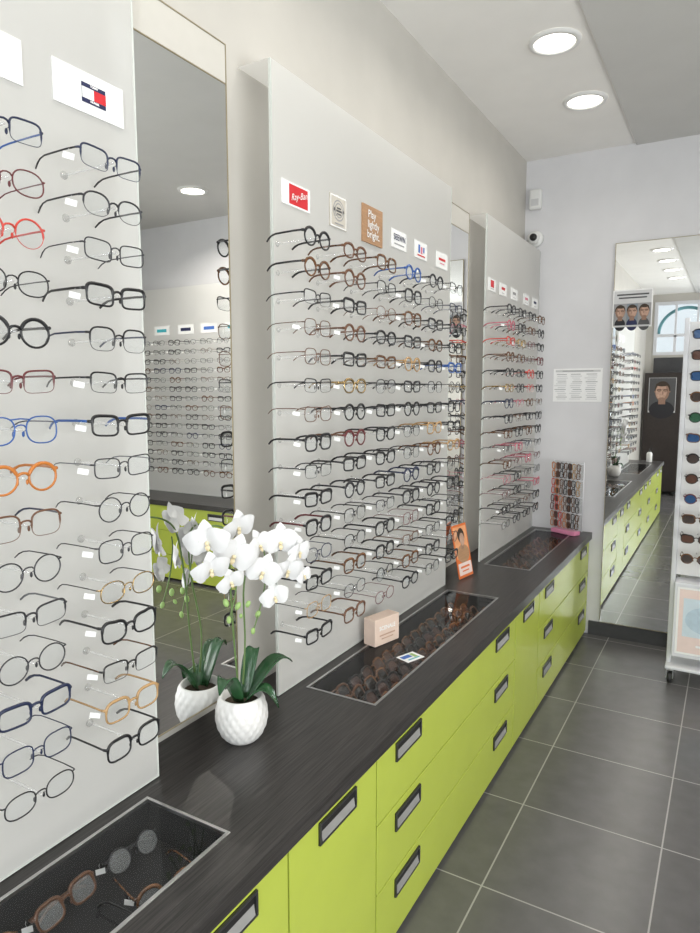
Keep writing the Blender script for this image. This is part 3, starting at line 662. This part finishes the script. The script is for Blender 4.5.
# ------------------------------------------------------------------ small reading-glasses rack at the far end
rk = thing('counter_rack', 'small clear rack on pink base holding reading glasses at worktop end', 'display rack', (.335, 4.05, WT + .0025), -.45)
MB().box(-.085, .085, -.028, .03, 0, .026, .004).build('base', M['pinkp'], rk)
MB().box(-.108, .108, .012, .017, .026, .435, .001).build('back_plate', M['lens'], rk)
for x in (-.107, .107): MB().tube([(x, .0145, .026), (x, .0145, .44)], .003).build('post', M['whitem'], rk)
for z in (.13, .23, .33, .43): MB().tube([(-.107, .006, z), (.107, .006, z)], .0018).build('rail', M['whitem'], rk)
rkm = Matrix.Translation((.335, 4.05, WT + .0025)) @ Matrix.Rotation(-.45, 4, 'Z')
RC = ['orange', 'tortoise', 'brown', 'red', 'black', 'amber', 'burgundy', 'brown', 'black', 'orange']
for r in range(4):
    for k in range(7):
        fc = RC[(r * 3 + k * 7) % 10]
        m = rkm @ Matrix.Translation((-.090 + .030 * k + random.uniform(-.002, .002), -.012, .383 - .1 * r)) @ Matrix.Rotation(-PI / 2, 4, 'Z') @ Matrix.Rotation(PI / 2 + random.uniform(-.06, .06), 4, 'X') @ Matrix.Scale(.70, 4)
        glasses('reading_glasses', '%s folded reading glasses on counter rack, %s row, %s from the left' % (fc, ['top', 'second', 'third', 'bottom'][r], ORD[k]), 'reading glasses', m, 'rectangular', 'bold', fc, lens='lensb' if k % 3 == 1 else 'lens', folded=True, tagged=False, group='reading glasses on the counter rack')

# ------------------------------------------------------------------ sunglasses stand on casters
st = thing('sunglasses_stand', 'white sunglasses stand on casters in front of the back mirror', 'display stand', (0, 0, 0))
SX0, SX1, SY = .955, 1.50, 3.73
for x in (SX0, SX1): MB().box(x - .011, x + .011, SY - .02, SY + .02, .09, 1.86, .004).build('post', M['whitem'], st)
MB().box(SX0 + .012, SX1 - .012, SY - .004, SY + .004, .56, 1.84).build('back_panel', M['panelw'], st)
lb = MB().box(SX0 + .012, SX1 - .012, SY - .06, SY + .06, .14, .53, .004).build('lower_box', M['whitem'], st)
pp = shapes('poster', None, [('r', 0, 0, .49, .35, 'paper'), ('r', 0, 0, .47, .33, 'pblush'), ('r', 0, .02, .43, .20, 'pblue'), ('e', -.11, .012, .19, .14, 'pblue2'), ('e', .10, .012, .19, .14, 'pblue2'), ('r', -.005, .03, .04, .012, 'pblue2'), ('r', 0, -.125, .3, .012, 'paper')], 0)
pp.parent = st; pp.matrix_local = Matrix.Translation(((SX0 + SX1) / 2, SY - .0615, .335)) @ ROT['back']
MB().box(SX0 - .011, SX1 + .011, SY - .09, SY + .09, .077, .092, .004).build('base_plate', M['whitem'], st)
for x in (SX0 + .012, SX1 - .012):
    for y in (SY - .07, SY + .07):
        cs = MB().lathe([(0, -.011), (.024, -.011), (.029, -.006), (.029, .006), (.024, .011), (0, .011)], 18, (x, y, .0295), axis='X').build('caster', M['blackp'], st)
        MB().box(x - .017, x - .013, y - .014, y + .014, .028, .074).box(x + .013, x + .017, y - .014, y + .014, .028, .074).box(x - .017, x + .017, y - .016, y + .016, .07, .0768).build('fork', M['steel'], cs)
for ci, x in enumerate((SX0 + .10, SX0 + .265, SX0 + .43)):
    for k in range(12):
        z = 1.77 - .099 * k
        o = MB().tube([(x, SY - .004, z), (x, SY - .022, z)], .003, 8).build('holder_peg', M['acryl'], st)
        fc = pick([('black', 6), ('tortoise', 4), ('brown', 2), ('navy', 1), ('burgundy', 1)]); sh = pick([('square', 3), ('round', 2), ('aviator', 2), ('cat-eye', 2)])
        glasses('sunglasses', '%s %s sunglasses on the white stand, %s row from top, %s column' % (fc, sh, ORD[k], ORD[ci]), 'sunglasses', Matrix.Translation((x, SY - .154, z - .001)) @ Matrix.Rotation(-PI / 2, 4, 'Z') @ Matrix.Scale(1.08, 4), sh, 'thick', fc, lens=pick([('lensd', 4), ('lensblue', 2), ('lensgreen', 1.5), ('lensb', 1)]), tagged=random.random() < .25, group='sunglasses on the white stand')

# ------------------------------------------------------------------ alarm sensor, security camera, bottle, rear board
pir = thing('motion_sensor', 'white rectangular motion sensor high on the back wall by the corner', 'sensor', (.068, YB, 2.65))
MB().box(-.036, .036, -.045, -.001, -.058, .058, .01).build('housing', M['whitep'], pir)
MB().box(-.022, .022, -.048, -.044, -.04, .0, .001).build('lens_window', M['lgrey'], pir)
sc = thing('security_camera', 'small white dome security camera with black eye below the sensor', 'security camera', (.07, YB, 2.42))
MB().lathe([(0, .001), (.048, .001), (.048, .02), (.04, .03), (0, .03)], 24, axis='Y').build('mount', M['whitep'], sc)
hd = MB().lathe([(.0, -.036), (.02, -.031), (.033, -.014), (.036, .0), (.033, .015), (.02, .031), (0, .036)], 20, (0, -.055, 0)).build('head', M['whitep'], sc)
MB().lathe([(0, 0), (.022, 0), (.020, .012), (.0, .014)], 18, (.006, -.082, -.002), axis='Y').build('lens', M['blackp'], hd)
bt = thing('pump_bottle', 'small white pump bottle on the near end of the worktop, seen in mirror', 'bottle', (.32, -.42, WT))
MB().lathe([(0, 0), (.03, 0), (.032, .004), (.032, .10), (.024, .118), (.012, .124), (0, .124)], 20).build('body', M['whitep'], bt)
MB().lathe([(.013, .124), (.013, .138), (.005, .14), (.005, .165), (0, .165)], 12).tube([(0, 0, .162), (.035, 0, .16)], .005).build('pump', M['blackp'], bt)
br = thing('poster_board', 'tall dark standing board with a portrait poster, reflected in back mirror', 'poster board', (.27, YR + .16, 0))
MB().box(-.24, .24, -.02, .02, .05, 1.76, .004).build('board', M['board'], br)
MB().box(-.22, -.18, -.12, .12, 0, .05).box(.18, .22, -.12, .12, 0, .05).build('foot', M['blackp'], br)
po = shapes('poster', None, [('r', 0, 0, .36, .5, 'lgrey'), ('r', 0, .01, .345, .47, 'dgrey')] + [(k, a, b_, min(w_, .33), min(h_, .27), m_) for (k, a, b_, w_, h_, m_) in face(0, .055, .27, 'ink')], 0)
po.parent = br; po.matrix_local = Matrix.Translation((0, .0215, 1.44)) @ ROT['rear']

# ------------------------------------------------------------------ downlights and daylight
def downlight(x, y, z, watt, label):
    t = thing('downlight', label, 'ceiling light', (x, y, z))
    MB().lathe([(.080, -.004), (.082, -.012), (.098, -.010), (.104, -.001)], 40).build('trim_ring', M['whitep'], t)
    MB().lathe([(.081, -.005), (.04, -.004), (0, -.0035)], 32).build('diffuser', M['glow'], t)
    l = bpy.data.lights.new('lamp', 'AREA'); l.shape = 'DISK'; l.size = .15; l.energy = watt; l.color = (1, .95, .86); l.spread = 2.6
    o = bpy.data.objects.new('lamp', l); C.objects.link(o); o.parent = t; o.location = (0, 0, -.016)
for i, y in enumerate((3.46, 2.84, 2.22, 1.6, .98, .36, -.26, -.88)):
    downlight(.475, y, ZC, 1.6, 'round downlight over the worktop, %s from the back wall' % ORD[i])
for i, (x, y) in enumerate(((2.32, 3.55), (2.32, 2.3), (2.32, 1.05), (2.32, -.2), (2.32, -1.4))):
    downlight(x, y, ZC - .012, 16 if i == 0 else 9 if i == 1 else 5, 'round downlight in the grey ceiling, %s from the back wall' % ORD[i])
def area(name, loc, rot, sx, sy, w, col):
    l = bpy.data.lights.new(name, 'AREA'); l.shape = 'RECTANGLE'; l.size = sx; l.size_y = sy; l.energy = w; l.color = col
    o = bpy.data.objects.new(name, l); C.objects.link(o); o.location = loc; o.rotation_euler = rot
area('daylight_fill', (1.65, YR - .35, 1.55), (PI / 2, 0, 0), .9, 2.2, 95, (.95, .975, 1))  # area lamp standing in for daylight behind the rear window
# daylight through the unseen right-hand window: added lamp, tipped up to brighten the ceiling
area('daylight_fill', (W + .55, (RW0 + RW1) / 2, .95), Vector((-1, 0, .95)).to_track_quat('-Z', 'Y').to_euler(), 3.8, 1.9, 182, (1, .97, .935))
w = bpy.data.worlds.new('world'); S.world = w; w.use_nodes = True
w.node_tree.nodes['Background'].inputs[0].default_value = (.88, .94, 1, 1); w.node_tree.nodes['Background'].inputs[1].default_value = 1.0
